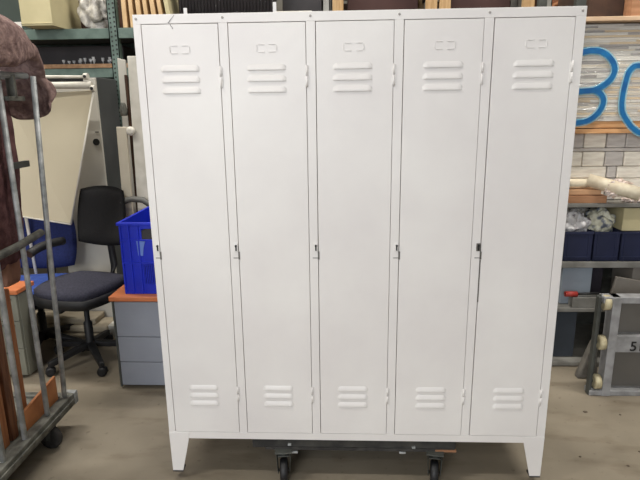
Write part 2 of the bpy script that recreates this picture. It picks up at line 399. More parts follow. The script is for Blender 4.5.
# front wall built round its hand hole and grille
hx0, hx1 = x0+.115, x1-.115
box(bm, x0, hx0, y0, y0+.006, z0, z1); box(bm, hx1, x1, y0, y0+.006, z0, z1)
box(bm, hx0, hx1, y0, y0+.006, z0+.16, z1-.095); box(bm, hx0, hx1, y0, y0+.006, z1-.035, z1); box(bm, hx0, hx1, y0, y0+.006, z0, z0+.055)
n = 15
for k in range(n+1):
    xx = hx0+(hx1-hx0)*k/n; box(bm, xx-.0035, xx+.0035, y0, y0+.006, z0+.05, z0+.165)
obj('crate_walls', bm, M_blue, cr, bevel=.001)
bm = B()
for a in ((x0-.012, x1+.012, y0-.014, y0), (x0-.012, x1+.012, y1, y1+.012), (x0-.012, x0, y0, y1), (x1, x1+.012, y0, y1)): box(bm, *a, z1-.016, z1)
obj('rim', bm, M_blue, cr, bevel=.003)
bm = B()
for xx in (x0, x0+.045, x0+.095, x1-.10, x1-.05, x1-.008): box(bm, xx, xx+.008, y0-.010, y0, z0, z1-.016)
for zz in (z0, z0+.17, z1-.10): box(bm, x0, x1, y0-.008, y0, zz, zz+.008)
obj('rib', bm, M_blue, cr, bevel=.001)
p = at(136, 241, y0-.009); q = at(146, 256, y0-.009)
bm = B(); prism(bm, [(p.x,y0-.006,p.z),(q.x,y0-.006,p.z-.004),(q.x-.012,y0-.006,(p.z+q.z)/2),(q.x-.018,y0-.006,q.z),(p.x+.004,y0-.006,q.z+.002)], (0,.007,0)); obj('sticker', bm, M_bluelabel, cr)
bm = B(); box(bm, x0+.008, x1-.008, y0+.008, y1-.008, z0+.008, z0+.30)
tag(obj('folded_cloth', bm, M_blackfab, bevel=.03, seg=4), 'dark cloth bundle lying inside the bright blue crate', 'cloth')

# ------------------------------------------------------------------ office chairs
def office_chair(name, label, hub, rz, mseat, mback, seat_z, back_h, bw, sw, arms, wheelrot=0, back_gap=.17, rake=.08):
    t = thing(name, label, 'chair', (hub[0], hub[1], 0), rz)
    T = Matrix.Translation((hub[0], hub[1], 0)) @ Matrix.Rotation(rz, 4, 'Z')   # faces local -y
    bm = B(); lathe(bm, [(.03,.07),(.034,.12),(.026,.14),(.026,.25),(.016,.26),(.016,seat_z-.09)], T, 16); obj('gas_column', bm, M_black, t)
    bm = B()
    for k in range(5):
        a = wheelrot + k*2*PI/5
        p = lambda r, z, w: T @ Vector((math.cos(a)*r - math.sin(a)*w, math.sin(a)*r + math.cos(a)*w, z))
        pl = [p(.01,.13,-.024), p(.27,.085,-.015), p(.27,.085,.015), p(.01,.13,.024)]
        prism(bm, pl, (0,0,-.035))
    obj('star_base', bm, M_black, t, bevel=.006)
    for k in range(5):
        a = wheelrot + k*2*PI/5; c = T @ Vector((math.cos(a)*.262, math.sin(a)*.262, .028))
        bm = B(); R = Matrix.Translation(c) @ Matrix.Rotation(a*2.3+rz, 4, 'Z')
        for s in (-1, 1): lathe(bm, [(.022,s*.004),(.028,s*.008),(.028,s*.018),(.02,s*.024)], R @ Matrix.Rotation(PI/2, 4, 'X'), 16)
        lathe(bm, [(.008,0),(.008,.05)], Matrix.Translation(c), 8)
        obj('caster', bm, M_black, t)
    bm = B(); box(bm, -.10, .10, -.12, .14, seat_z-.10, seat_z-.06, T); box(bm, -.26, -.10, -.01, .015, seat_z-.09, seat_z-.08, T); lathe(bm, [(.02,0),(.024,.03),(.02,.05)], T @ Matrix.Translation((-.02,-.15,seat_z-.125)) @ Matrix.Rotation(PI/2,4,'X'), 12)
    obj('tilt_mechanism', bm, M_black, t, bevel=.008)
    # seat cushion: rounded grid
    def cushion(fn, nx=14, ny=14):
        bm = B(); g = {}
        for side in (0, 1):
            for i in range(nx+1):
                for j in range(ny+1):
                    u, v = i/nx*2-1, j/ny*2-1
                    g[side,i,j] = bm.verts.new(T @ fn(u, v, side))
            for i in range(nx):
                for j in range(ny):
                    q = (g[side,i,j], g[side,i+1,j], g[side,i+1,j+1], g[side,i,j+1]); bm.faces.new(q if side else q[::-1])
        for i in range(nx):
            bm.faces.new((g[0,i,0], g[0,i+1,0], g[1,i+1,0], g[1,i,0])); bm.faces.new((g[0,i,ny], g[1,i,ny], g[1,i+1,ny], g[0,i+1,ny]))
        for j in range(ny):
            bm.faces.new((g[0,0,j], g[1,0,j], g[1,0,j+1], g[0,0,j+1])); bm.faces.new((g[0,nx,j], g[0,nx,j+1], g[1,nx,j+1], g[1,nx,j]))
        return bm
    def rs(u, v, k=.25):   # square -> rounded square
        return u*math.sqrt(1-k*v*v), v*math.sqrt(1-k*u*u)
    def seat(u, v, s):
        a, b = rs(u, v, .3); e = 1-max(abs(u), abs(v))**6
        z = seat_z + (.012*e - .01*b*b - (.02 if b < -.7 else 0)*(-b-.7)) if s else seat_z-.05 - .02*e
        return Vector((a*sw/2, b*.225-.01, z))
    obj('seat', cushion(seat), mseat, t, smooth=True)
    def shell(u, v, s):
        a, b = rs(u, v, .3)
        return Vector((a*(sw/2+.012), b*.235-.01, seat_z-.045 if s else seat_z-.10))
    obj('seat_shell', cushion(shell), M_black, t, smooth=True)
    def back(u, v, s):
        a, b = rs(u, v, .22); e = 1-max(abs(u), abs(v))**6
        z = seat_z + back_gap + (b+1)/2*back_h
        y = .225 + rake*(b+1)/2 - .045*a*a - .02*b*b + (-.028*e if not s else .022*e)
        return Vector((a*bw/2, y, z))
    obj('backrest', cushion(back), mback, t, smooth=True)
    bm = B(); pts = [T @ Vector(p) for p in ((0,.10,seat_z-.085),(0,.25,seat_z-.07),(0,.29,seat_z+.02),(0,.275,seat_z+.2),(0,.275,seat_z+back_gap+back_h*.45))]
    tube(bm, pts, .022, 10); obj('back_support', bm, M_black, t)
    for s in arms:
        bm = B(); x = s*(sw/2+.035)
        tube(bm, [T @ Vector(p) for p in ((s*.12,.0,seat_z-.07),(x,.0,seat_z-.06),(x+s*.01,.02,seat_z+.08),(x,.03,seat_z+.19))], .016, 10)
        a = obj('armrest', bm, M_black, t)
        bm = B()
        tube(bm, [T @ Vector((x, -.13+.27*k/8, seat_z+.205-.025*((k-4)/4)**2*(1 if k < 4 else .3))) for k in range(9)], .026, 10)
        obj('arm_pad', bm, M_black, a)
    return t
office_chair('office_chair', 'black office swivel chair with grey seat standing beside the blue crate', (-.855, 1.10), -.28, M_greyfab, M_blackfab, .52, .37, .37, .43, (-1,), .62, .17)
office_chair('office_chair', 'blue office swivel chair behind the cage trolley, partly hidden by its bars', (-1.235, 1.25), .15, M_bluefab2, M_bluefab, .46, .40, .42, .46, (), .95, .03, .05)
# the spare armrest seen above the crate belongs to a third chair folded away behind it
bm = B(); a, b, c_, d_ = at(122,203,1.3), at(132,199,1.3), at(143,200,1.3), at(153,207,1.3)
t3 = office_chair('office_chair', 'grey-armed office chair mostly hidden behind the blue crate', (-.245, 1.72), .5, M_blackfab, M_blackfab, .50, .30, .36, .42, (), .2, .15); bm.free()
bm = B(); tube(bm, [a, a*.5+b*.5+Vector((0,0,.006)), b, c_, d_, d_+Vector((.03,.05,-.06)), Vector((-.33,1.45,.60)), Vector((-.26,1.64,.45))], .019, 10); obj('armrest', bm, mat('grey_arm_plastic', srgb(88,88,84), .5), t3)

# ------------------------------------------------------------------ cage trolley at left
XT = -.62
tr = thing('cage_trolley', 'galvanised wheeled cage trolley with vertical bars, draped with a mauve blanket', 'trolley', (-1.0, .0, 0))
XL = -1.33
bm = B()
for x in (XT, XL):
    prism(bm, [(x-.025,.385,.120),(x+.025,.385,.120),(x+.025,.385,.180),(x-.025,.385,.180)], (0,-1.12,0))
for y in (.36, -.66): box(bm, XL, XT, y, y+.04, .13, .17)
obj('base_frame', bm, M_galvd, tr, bevel=.004)
bm = B(); box(bm, XT+.026, XT+.034, -.70, .36, .142, .160); obj('bumper_strip', bm, M_galvd, tr, bevel=.003)
bm = B(); box(bm, XT-.029, XT+.030, .375, .405, .118, .184); obj('corner_bracket', bm, M_galv, tr, bevel=.005)
bm = B(); box(bm, XL+.02, XT-.02, -.62, .36, .150, .158); obj('deck', bm, M_galvd, tr)
TOP = 1.665
for x in (XT, XL):
    bars = (.335, .18, .0, -.15, -.30, -.45, -.58) if x == XT else (.30, .05, -.2, -.45, -.66)
    for k, y in enumerate(bars):
        bm = B()
        xt = x + (.055 if x == XT and k < 1 else 0)
        tube(bm, [(x, y, .17), (x+(xt-x)*.5, y, 1.0), (xt, y, TOP)], .0115, 10); obj('bar', bm, M_galv, tr)
    bm = B(); tube(bm, [(x, -.68, TOP), (x, .19, TOP), (x+.03, .33, TOP)] if x == XT else [(x, -.68, TOP), (x,.33,TOP)], .013, 10); obj('top_rail', bm, M_galv, tr)
bm = B()
for k, (y, z, w) in enumerate(((.0, .985, .017),)):
    tube(bm, [(XT+.012, -.66, z-.02), (XT+.012, -.2, z-.01), (XT+.012, .12, z), (XT+.012, .31, z+.018)], w, 10)
obj('middle_rail', bm, M_galvd, tr)
bm = B(); box(bm, XT-.01, XT+.01, .19, .30, 1.295, 1.32); obj('cross_piece', bm, M_rackdark, tr)
bm = B(); box(bm, XT-.005, XT+.03, .19, .30, TOP-.10, TOP-.082); box(bm, XT-.005, XT+.03, .235, .25, TOP-.09, TOP); obj('top_bracket', bm, M_galvd, tr, bevel=.002)
bm = B()
tube(bm, [(XL, .33, TOP), (XT+.03, .33, TOP)], .012, 8)
obj('end_rail', bm, M_galv, tr)
for cx, cy in ((XT-.012,.20),(XL+.06,.26),(XT-.05,-.56),(XL+.06,-.56)):
    T = Matrix.Translation((cx, cy, 0)) @ Matrix.Rotation(1.4, 4, 'Z')
    bm = B(); box(bm, -.03, .03, -.03, .03, .118, .126, T)
    for s in (-1, 1): prism(bm, [T @ Vector(p) for p in ((s*.018,-.02,.12),(s*.018,.02,.12),(s*.018,.01,.045),(s*.018,-.01,.045))], T.to_3x3() @ Vector((s*.003,0,0)))
    c = obj('caster', bm, M_rackdark, tr, bevel=.001)
    bm = B(); lathe(bm, [(.025,-.016),(.050,-.016),(.055,-.008),(.055,.008),(.050,.016),(.025,.016)], T @ Matrix.Translation((0,0,.055)) @ Matrix.Rotation(PI/2, 4, 'Y'), 24); obj('wheel', bm, M_rubber, c)
# wooden boards standing inside
bx = [(-.70,.02,.055,.045,.70,M_board),(-.70,.02,-.01,.05,.66,M_board2),(-.705,.02,-.07,.05,.74,M_board),(-.70,.02,-.14,.06,.6,M_board2),(-.745,.02,.10,.09,.78,M_board),(-.77,.02,.16,.30,.74,M_board2),(-.81,.022,.20,.36,.80,M_board)]
order = ['reddish wooden slat farthest toward the end of the cage trolley', 'orange wooden slat second from the end of the cage trolley', 'reddish-brown wooden slat third from the end of the cage trolley', 'orange wooden slat at the left frame edge in the cage trolley', 'brown wooden board directly behind the row of slats in the cage trolley', 'orange wooden board second behind the slats in the cage trolley', 'tallest brown board farthest behind the slats in the cage trolley']
for (x, th, y, w, h, mm), lab in zip(bx, order):
    simple('wooden_board', lab, 'board', [(x, x+th, y-w, y, .16, h)], mm, group='wooden boards standing in the cage trolley')
x = -.745
bm = B(); box(bm, -.70, -.684, .115, .145, .16, .80); tag(obj('wooden_batten', bm, M_board2, bevel=.002), 'tall narrow orange batten standing behind the second trolley bar', 'batten')
bm = B(); p = [(-.655,.34,.165),(-.655,.06,.165),(-.655,.06,.26),(-.655,.34,.29)]; prism(bm, p, (-.012,0,0)); tag(obj('plywood_offcut', bm, M_ply, bevel=.001), 'small light plywood offcut low behind the outer trolley bars', 'board')

# blanket draped over the top corner of the cage
def lerp(tab, t):
    for (a, va), (b, vb) in zip(tab, tab[1:]):
        if t <= b: return va+(vb-va)*max(0, (t-a)/(b-a))
    return tab[-1][1]
def blanket():
    bm = B(); nu, nv = 60, 40; g = []
    crest = [(0,1.68),(.04,1.76),(.09,1.805),(.16,1.835),(.35,1.885),(.5,1.915),(1,1.95)]
    hem = [(0,1.655),(.06,1.70),(.12,1.745),(.2,1.735),(.35,1.70),(.5,1.69),(1,1.68)]
    xo = [(0,-.60),(.06,-.57),(.2,-.52),(.4,-.475),(1,-.45)]
    for i in range(nu+1):
        u = i/nu; y = .46 - u*1.0; row = []
        c, h, x0 = lerp(crest, u), lerp(hem, u), lerp(xo, u)
        for j in range(nv+1):
            v = j/nv
            if v < .12:  k = v/.12; xx, zz = x0-.05*(1-k), h+.004-(.012*math.sin(k*PI))      # tucked under hem
            elif v < .5:
                a = (v-.12)/.38*PI/2; xx = x0 - .13*(1-math.cos(a))+.012*math.sin(a*2); zz = h+(c-h)*math.sin(a)
            else:
                k = (v-.5)/.5; xx = x0-.13-.50*k; zz = c + .03*math.sin(k*PI) - .02*k
            w = Vector((y*4, v*3.2, 1)); f = abs(noise.noise(w*1.2))*.05 + noise.noise(w*3)*.014
            row.append(bm.verts.new((xx + f*.6, y + .012*noise.noise(w*2+Vector((4,4,4))), zz + f*.55*(1 if v > .15 else 0))))
        g.append(row)
    for i in range(nu):
        for j in range(nv): bm.faces.new((g[i][j], g[i+1][j], g[i+1][j+1], g[i][j+1]))
    prev = g[0]; n = 14
    for k in range(1, n+1):                       # flap hanging over the far end
        t = k/n; row = []
        for j, v0 in enumerate(g[0]):
            c = v0.co; f = j/nv
            low = 1.505 + .02*math.sin(f*8+1) + .05*max(0, .3-f)/.3; q_ = min(1, max(0, (f-.50)/.12)); low = low*(1-q_*q_*(3-2*q_)) + (c.z-.05)*q_*q_*(3-2*q_)
            row.append(bm.verts.new((c.x + (.035*math.sin(t*PI*.8)+.01) * (1-min(1,f*3)) + .008*math.sin(f*26+t*2), .46 + .028*math.sin(f*17+t*1.5)+.03*math.sin(t*PI)*(1-f), c.z+(low-c.z)*t)))
        for j in range(nv): bm.faces.new((prev[j], prev[j+1], row[j+1], row[j]))
        prev = row
    o = obj('moving_blanket', bm, [M_maroon], smooth=True)
    q = o.modifiers.new('thick', 'SOLIDIFY'); q.thickness = .016; q.offset = 0
    q = o.modifiers.new('sub', 'SUBSURF'); q.levels = 1; q.render_levels = 1
    tag(o, 'thick mauve moving blanket draped over the top corner of the cage trolley', 'blanket')
blanket()
# second dark cloth bundle inside the cage
def bundle(name, label, x0, x1, y0, y1, z0, z1, m):
    bm = B(); bmesh.ops.create_cube(bm, size=1); bmesh.ops.subdivide_edges(bm, edges=bm.edges[:], cuts=14, use_grid_fill=True)
    for v in bm.verts:
        p = v.co*2; k = (abs(p.x)**6+abs(p.y)**6+abs(p.z)**6)**(1/6); p = p/k
        n = noise.fractal(Vector((p.x*2.5, p.y*2.5, p.z*1.2+5)), 1, 2, 4)*.10
        v.co = Vector(((x0+x1)/2 + p.x*(1+n)*(x1-x0)/2, (y0+y1)/2+p.y*(1+n)*(y1-y0)/2, (z0+z1)/2+p.z*(z1-z0)/2*(1+n*.4)))
    return tag(obj(name, bm, m, smooth=True), label, 'cloth')
bundle('rolled_rug', 'dark maroon rolled rug standing upright inside the cage trolley', -.92, -.655, -.10, .325, .88, 1.655, M_maroon2)
bundle('brown_fabric_roll', 'brown fabric roll on the boards in the cage trolley under the maroon rug', -.76, -.68, .14, .25, .80, .95, mat('brown_fabric', srgb(140,102,84), 1))

# ------------------------------------------------------------------ projection screen / flipchart at left
fs = thing('flipchart_stand', 'large cream flipchart board with white roller tubes, leaning behind the cage trolley', 'flipchart', tuple(at(50,225,1.35)-Vector((0,0,at(50,225,1.35).z))))
Yb = 1.34
bm = B(); prism(bm, [at(6,96,Yb), at(93,90,Yb-.04), at(70.5,223.5,Yb), at(3,213,Yb)], (0,.02,0)); obj('board', bm, M_cream, fs, bevel=.002)
bm = B(); a, b = at(93.5,90,Yb-.045), at(71,224,Yb-.005); tube(bm, [a, b], .006, 8); a, b = at(71,224.5,Yb-.005), at(3,213.5,Yb-.005); tube(bm, [a,b], .005, 8); obj('board_edge', bm, M_offwhite, fs)
bm = B(); tube(bm, [at(0,86,Yb-.06), at(50,85.5,Yb-.06), at(92,85,Yb-.06)], .021, 14); obj('roller_tube', bm, M_offwhite, fs)
bm = B(); tube(bm, [at(2,76.5,Yb-.06), at(86,77,Yb-.06)], .009, 10); obj('top_tube', bm, M_offwhite, fs)
bm = B(); box(bm, at(2,80,Yb).x, at(84,80,Yb).x, Yb-.03, Yb-.01, at(50,83,Yb).z, at(50,77,Yb).z); obj('dark_rail', bm, M_black, fs)
for q in ((86,76.5),(93,88.5)):
    p = at(*q, Yb-.07); bm = B(); lathe(bm, [(.019,-.012),(.019,.012)], Matrix.Translation(p) @ Matrix.Rotation(PI/2,4,'Y'), 16); e_ = obj('tube_end', bm, M_offwhite, fs)
    bm = B(); lathe(bm, [(.009,-.003),(.009,.003)], Matrix.Translation(p+Vector((.0,-.019,0))) @ Matrix.Rotation(PI/2,4,'X'), 12); obj('end_hole', bm, M_darkhole, e_)
for xx in (-1.62, -1.34):
    bm = B(); tube(bm, [(xx, Yb+.03, 1.5), (xx, Yb+.12, 0)], .01, 8); obj('leg', bm, M_offwhite, fs)

# tall grey steel cabinet beyond it
p = at(99.5,77,1.60); h = p.z; xr = at(103,150,1.60).x
sc_ = thing('steel_cabinet', 'tall narrow grey steel cabinet with round black hole, between flipchart and leaning boards', 'cabinet', (xr-.22, 1.75, 0))
bm = B(); box(bm, xr-.34, xr, 1.62, 1.93, 0, h); obj('cabinet_body', bm, M_cabside, sc_, bevel=.004)
bm = B(); box(bm, xr-.34, xr-.002, 1.60, 1.619, .05, h-.004); d = obj('door', bm, M_cabgrey, sc_, bevel=.003)
p = at(96.5,142,1.60); bm = B(); lathe(bm, [(.022,-.004),(.022,.006)], Matrix.Translation((p.x,1.60,p.z)) @ Matrix.Rotation(PI/2,4,'X'), 20); obj('lock', bm, M_darkhole, d)
p = at(97,132,1.60); bm = B(); box(bm, p.x-.012, p.x+.012, 1.597, 1.601, p.z-.003, p.z+.003); obj('slot', bm, M_darkhole, d)

# boards leaning beside the rack post
def leaning(name, label, pts, th, m, cat='board', Y=1.33):
    bm = B(); prism(bm, pts, (0, th, 0)); return tag(obj(name, bm, m, bevel=.003), label, cat)
def down(px, py, Y): p = at(px, py, Y); return Vector((p.x, p.y, 0))
a, b = at(127,56,1.38), at(135.5,56,1.38); c_, d_ = at(129,130,1.38), at(145,130,1.38)
leaning('shelf_board', 'tall white board leaning right beside the upper left edge of the locker', [Vector((a.x,1.38,a.z)), Vector((b.x,1.38,b.z)), Vector((d_.x+.02,1.38,0)), Vector((c_.x-.015,1.38,0))], .022, M_offwhite)
a, b = at(117,58,1.46), at(125,60,1.46); c_ = at(120,120,1.46)
leaning('shelf_board', 'tall greyish-white board leaning just left of the tallest white one', [Vector((a.x,1.46,a.z)), Vector((b.x,1.46,b.z)), Vector((b.x-.02,1.46,0)), Vector((a.x-.03,1.46,0))], .02, M_cabgrey)
a, b = at(116,127,1.34), at(126,127,1.34)
leaning('shelf_board', 'shorter beige board leaning left of the round cream knob', [Vector((a.x,1.34,a.z)), Vector((b.x,1.34,b.z)), Vector((b.x-.03,1.34,0)), Vector((a.x-.02,1.34,0))], .022, M_beige)
a, b = at(125.2,75,1.44), at(128,75,1.44)
leaning('dark_gap_strip', 'narrow dark brown strip standing in for the shaded gap between the pale leaning boards', [Vector((a.x,1.42,a.z)), Vector((b.x,1.42,b.z)), Vector((b.x-.0,1.42,0)), Vector((a.x-.01,1.42,0))], .018, M_timberd, 'batten')  # dark strip drawn in place of the shaded gap between boards
p = at(131,131,1.36)
bm = B(); lathe(bm, [(.012,-.02),(.024,-.018),(.028,0),(.024,.016),(.01,.02)], Matrix.Translation((p.x,1.355,p.z)) @ Matrix.Rotation(PI/2,4,'X'), 18)
tube(bm, [(p.x,1.36,p.z),(p.x,1.38,p.z)], .01, 8)
tag(obj('knob', bm, M_offwhite), 'round cream knob fixed on the tall white leaning board', 'knob')
p = at(127.5,116,1.36); bm = B(); lathe(bm, [(.02,0),(.024,.03),(.016,.07),(.01,.08)], Matrix.Translation((p.x-.035,1.395,p.z)), 14); 
tag(obj('metal_clamp', bm, M_galvd), 'small grey metal clamp between the pale leaning boards', 'clamp')

# flat stuff on the floor behind the chairs
for k, (z, dx, lab) in enumerate(((0,0,'bottom sheet of the flat beige cardboard pile behind the chairs'),(.05,.05,'middle sheet of the flat beige cardboard pile behind the chairs'),(.095,-.04,'topmost sheet of the flat beige cardboard pile behind the chairs'))):
    simple('flat_cardboard', lab, 'cardboard', [(-1.75+dx, -.93+dx, 1.37+.03*k, 1.58, z, z+.043)], M_floorstuff, bevel=.01, group='flat cardboard pile behind the chairs')
simple('white_panel', 'white flat strip lying on the floor behind the black chair base', 'panel', [(-.90,-.66,1.42,1.56,0,.09)], M_offwhite)

# ------------------------------------------------------------------ left green rack (y 1.95 - 2.75)
RYF, RYB = 1.95, 2.75
rk = thing('storage_rack', 'green steel storage rack with perforated posts behind the locker', 'rack', (0, 2.35, 0))
for x in (-.893, .588, 2.05, -2.4):
    for y in (RYF, RYB-.05):
        bm = B(); w = .062 if x < .5 or x > 1 else .05
        box(bm, x, x+.006, y, y+.05, 0, 2.75); box(bm, x+w-.006, x+w, y, y+.05, 0, 2.75); box(bm, x, x+w, y, y+.004, 0, 2.75)
        p_ = obj('post', bm, M_green if x < .5 else M_rackgrey, rk)
        if y == RYF and x in (-.893,):
            bm = B()
            for k in range(46):
                z = 1.35 + k*.03
                box(bm, x+.012+.002*(k%2), x+.024, y-.001, y+.002, z, z+.011); box(bm, x+.040, x+.052, y-.001, y+.002, z+.006, z+.017)
            obj('slot_holes', bm, M_darkhole, p_)
for z0_, z1_, m in ((2.004,2.072,M_green),(1.745,1.808,M_green),(.95,1.0,M_green)):
    bm = B(); box(bm, -2.4, -.893, RYF+.004, RYF+.04, z0_, z1_); box(bm, -.83, .588, RYF+.004, RYF+.04, z0_, z1_); box(bm, .638, 2.05, RYF+.004, RYF+.04, z0_, z1_)
    box(bm, -2.4, 2.1, RYB-.046, RYB-.01, z0_, z1_)
    obj('beam', bm, m, rk, bevel=.003)
bm = B(); box(bm, -2.39, 2.09, RYF+.001, RYB, 1.811, 1.838); obj('shelf_deck', bm, mat('orange_chipboard', srgb(150,118,88), .8, 0, srgb(120,90,64), 30), rk)
bm = B(); box(bm, -2.39, 2.09, RYF+.03, RYB, 2.055, 2.073); obj('shelf_deck', bm, M_rackdark, rk)
bm = B(); box(bm, -2.39, 2.09, RYF+.03, RYB, 1.0, 1.018); obj('shelf_deck', bm, M_rackdark, rk)
# things on that rack
bm = B(); a, b = at(22,27,1.80), at(53,27,1.80); z0_ = 2.074
prism(bm, [(a.x,1.80,z0_+.0),(b.x,1.80,z0_),(b.x-.002,1.80,2.50),(a.x,1.80,2.50)], (0,.42,0)); box(bm, a.x-.004, b.x+.003, 1.795, 1.80, z0_+.012, z0_+.016)
tag(obj('storage_box', bm, M_boxy, bevel=.006), 'pale yellowish cardboard box at the front of the top shelf left of the clear bag', 'box')
simple('dark_carton', 'dark green carton at far left on the top shelf behind the blanket', 'box', [(-2.0, a.x-.03, 1.97, 2.4, 2.075, 2.5)], mat('dark_green_box', srgb(56,66,60), .8))
p = at(15,17,1.95); bm = B(); box(bm, p.x-.05, p.x+.03, 1.966, 1.970, 2.076, 2.125); tag(obj('paper_label', bm, M_label), 'white paper label on the shelf edge left of the yellowish box', 'label')
bm = B(); blob(bm, (at(95,15,2.05).x, 2.08, 2.215), .125, .10, .150, .5, 4, 5, 2); tag(obj('plastic_bag', bm, M_bagw, smooth=False), 'crumpled translucent plastic bag on the top shelf beside the green post', 'bag')
simple('brown_box', 'dark brown box behind the plastic bag on the top shelf', 'box', [(-1.30,-.90,2.25,2.6,2.075,2.5)], M_timberd)
# small glassware on the lower deck
random.seed(3)
gk = 0
for k in range(13):
    x = -1.30 + .031*k + random.uniform(-.006,.006); y = 2.02+random.uniform(0,.12); hh = random.uniform(.03,.055)
    bm = B(); T = Matrix.Translation((x, y, 1.839)); lathe(bm, [(.011,0),(.0115,.002),(.002,.005),(.002,hh*.45),(.010,hh*.6),(.012,hh)], T, 8)
    tag(obj('small_glass', bm, M_glass), 'tiny clear glass in the row on the dark shelf with an orange edge', 'glass', 'small glasses on the dark shelf')
simple('shade_backing_box', 'long black backing standing in for the shaded rack interior behind the small glasses', 'box', [(-1.6,-.92,2.25,2.6,1.84,1.99)], M_corr)  # black backing carries the shade of the rack interior
# upright cardboard folders above the locker
for k in range(7):
    px = 121+7.6*k; p = at(px, 10, 1.97); w = .030 if k % 2 else .034
    bm = B(); tl = (-.012)*k*.6
    prism(bm, [(p.x+.004,1.97,2.075),(p.x+w,1.97,2.075),(p.x+w+tl,1.97,2.40),(p.x+tl+.004,1.97,2.40)], (0,.5,0))
    tag(obj('cardboard_folder', bm, M_card if k < 6 else M_boxy, bevel=.002), 'upright tan cardboard folder in the row above the first locker door, number %s from left' % ['one','two','three','four','five','six','seven'][k], 'folder', 'cardboard folders above the locker')
bm = B(); n = 30; xa, xb = at(178,8,2.0).x, at(276,8,2.0).x
for k in range(n):
    x = xa+(xb-xa)*k/n; tube(bm, [(x+.012,2.02,2.076),(x+.012,2.02,2.75)], .0125, 8)
box(bm, xa, xb, 2.025, 2.06, 2.076, 2.75)
tag(obj('corrugated_sheet', bm, M_corr), 'black corrugated sheet standing on the rack above the second locker door', 'sheet')
simple('grey_tray', 'light grey tray edge on the rack left of the steel post', 'tray', [(at(276,10,1.97).x, at(312,10,1.97).x, 1.97, 2.3, 2.075, 2.162)], M_cabgrey)
simple('dark_carton', 'dark grey carton standing behind the light grey tray', 'box', [(.28,.57,2.32,2.6,2.075,2.6)], M_corr)
def crate_frame(x0, x1, label, mback):
    t = thing('wooden_crate', label, 'crate', ((x0+x1)/2, 2.3, 2.075))
    for x in (x0, x1-.075):
        for y in (1.97, 2.6):
            bm = B(); box(bm, x, x+.075, y, y+.04, 2.075, 2.72); obj('corner_post', bm, M_timber, t, bevel=.002)
    for k in range(5):
        bm = B(); box(bm, x0+.01, x1-.01, 2.64, 2.655, 2.09+.125*k, 2.19+.125*k); obj('slat', bm, mback, t)
    for k in range(3):
        for x in (x0+.001, x1-.016):
            bm = B(); box(bm, x, x+.015, 2.01, 2.6, 2.10+.2*k, 2.2+.2*k); obj('slat', bm, mback, t)
    return t
crate_frame(.655, 1.36, 'open wooden crate with pale posts above the middle of the locker', M_timberd)
crate_frame(1.375, 2.005, 'open wooden crate with pale posts above the fifth locker door', M_timberd)
simple('dark_red_carton', 'dark reddish-brown carton inside the wooden crate above the middle doors', 'box', [(.76,1.26,2.2,2.58,2.076,2.55)], mat('dark_red_brown', srgb(70,46,42), .85))
simple('dark_red_carton', 'dark reddish-brown carton inside the wooden crate above the fifth door', 'box', [(1.47,1.91,2.2,2.58,2.076,2.55)], mat('dark_red_brown', srgb(70,46,42), .85))
bm = B(); T = Matrix.Translation((at(561,8,1.97).x+.02, 1.99, 2.045+.085)) @ Matrix.Rotation(PI/2, 4, 'X')
tube(bm, [T @ Vector((.085*math.cos(a_*PI/12), .055*math.sin(a_*PI/12), 0)) for a_ in range(24)], .014, 8, closed=True)
tag(obj('rope_coil', bm, M_board2, smooth=True), 'tan oval ring above the right end of the locker', 'ring')
simple('brown_carton', 'reddish-brown carton on the rack above the right end of the locker', 'box', [(2.12,2.6,2.06,2.5,0.0,2.5)], mat('red_brown_box', srgb(140,88,60), .85, 0, srgb(110,66,44), 8))

# ------------------------------------------------------------------ right rack (front at y 1.05)
GY, GB = 1.05, 1.66
rr = thing('storage_rack', 'grey steel shelving rack right of the locker holding wrapped boards and blue bins', 'rack', (2.7, 1.35, 0))
for x in (1.915, 3.35):
    for y in (GY, GB-.04):
        bm = B(); box(bm, x, x+.05, y, y+.04, 0, 2.6); obj('post', bm, M_rackdark, rr, bevel=.002)
for zt, th, m, nm in ((.988,.022,M_rackgrey,'shelf'),(.652,.036,M_rackgrey,'shelf'),(.372,.024,M_rackgrey,'shelf'),(.03,.025,M_rackgrey,'shelf')):
    bm = B(); box(bm, 1.965, 3.35, GY, GB, zt-th, zt); obj(nm, bm, m, rr, bevel=.003)
bm = B(); box(bm, 1.9, 3.4, GY-.01, GB, 1.934, 1.957); obj('top_plank', bm, M_plank, rr, bevel=.003)
bm = B(); box(bm, 1.97, 3.35, GB-.012, GB-.004, .03, 1.93); obj('back_panel', bm, M_rackdark, rr)
# above the top plank: timber post, dark blocks coloured as the shaded cavity
simple('dark_cavity_block', 'dark brown block filling the shaded cavity on the plank above the wrapped boards', 'block', [(2.02,2.40,1.16,1.6,1.958,2.35)], M_timberd)
x = at(633,10,GY).x
bm = B(); box(bm, x, x+.08, GY+.02, GY+.10, 1.958, 2.5); tag(obj('timber_post', bm, M_cardb, bevel=.003), 'brown upright timber post at the top right corner', 'post')
simple('dark_cavity_block', 'dark brown block filling the shaded cavity behind the upright post at the top right', 'block', [(2.42,2.9,1.2,1.6,1.958,2.4)], M_timberd)
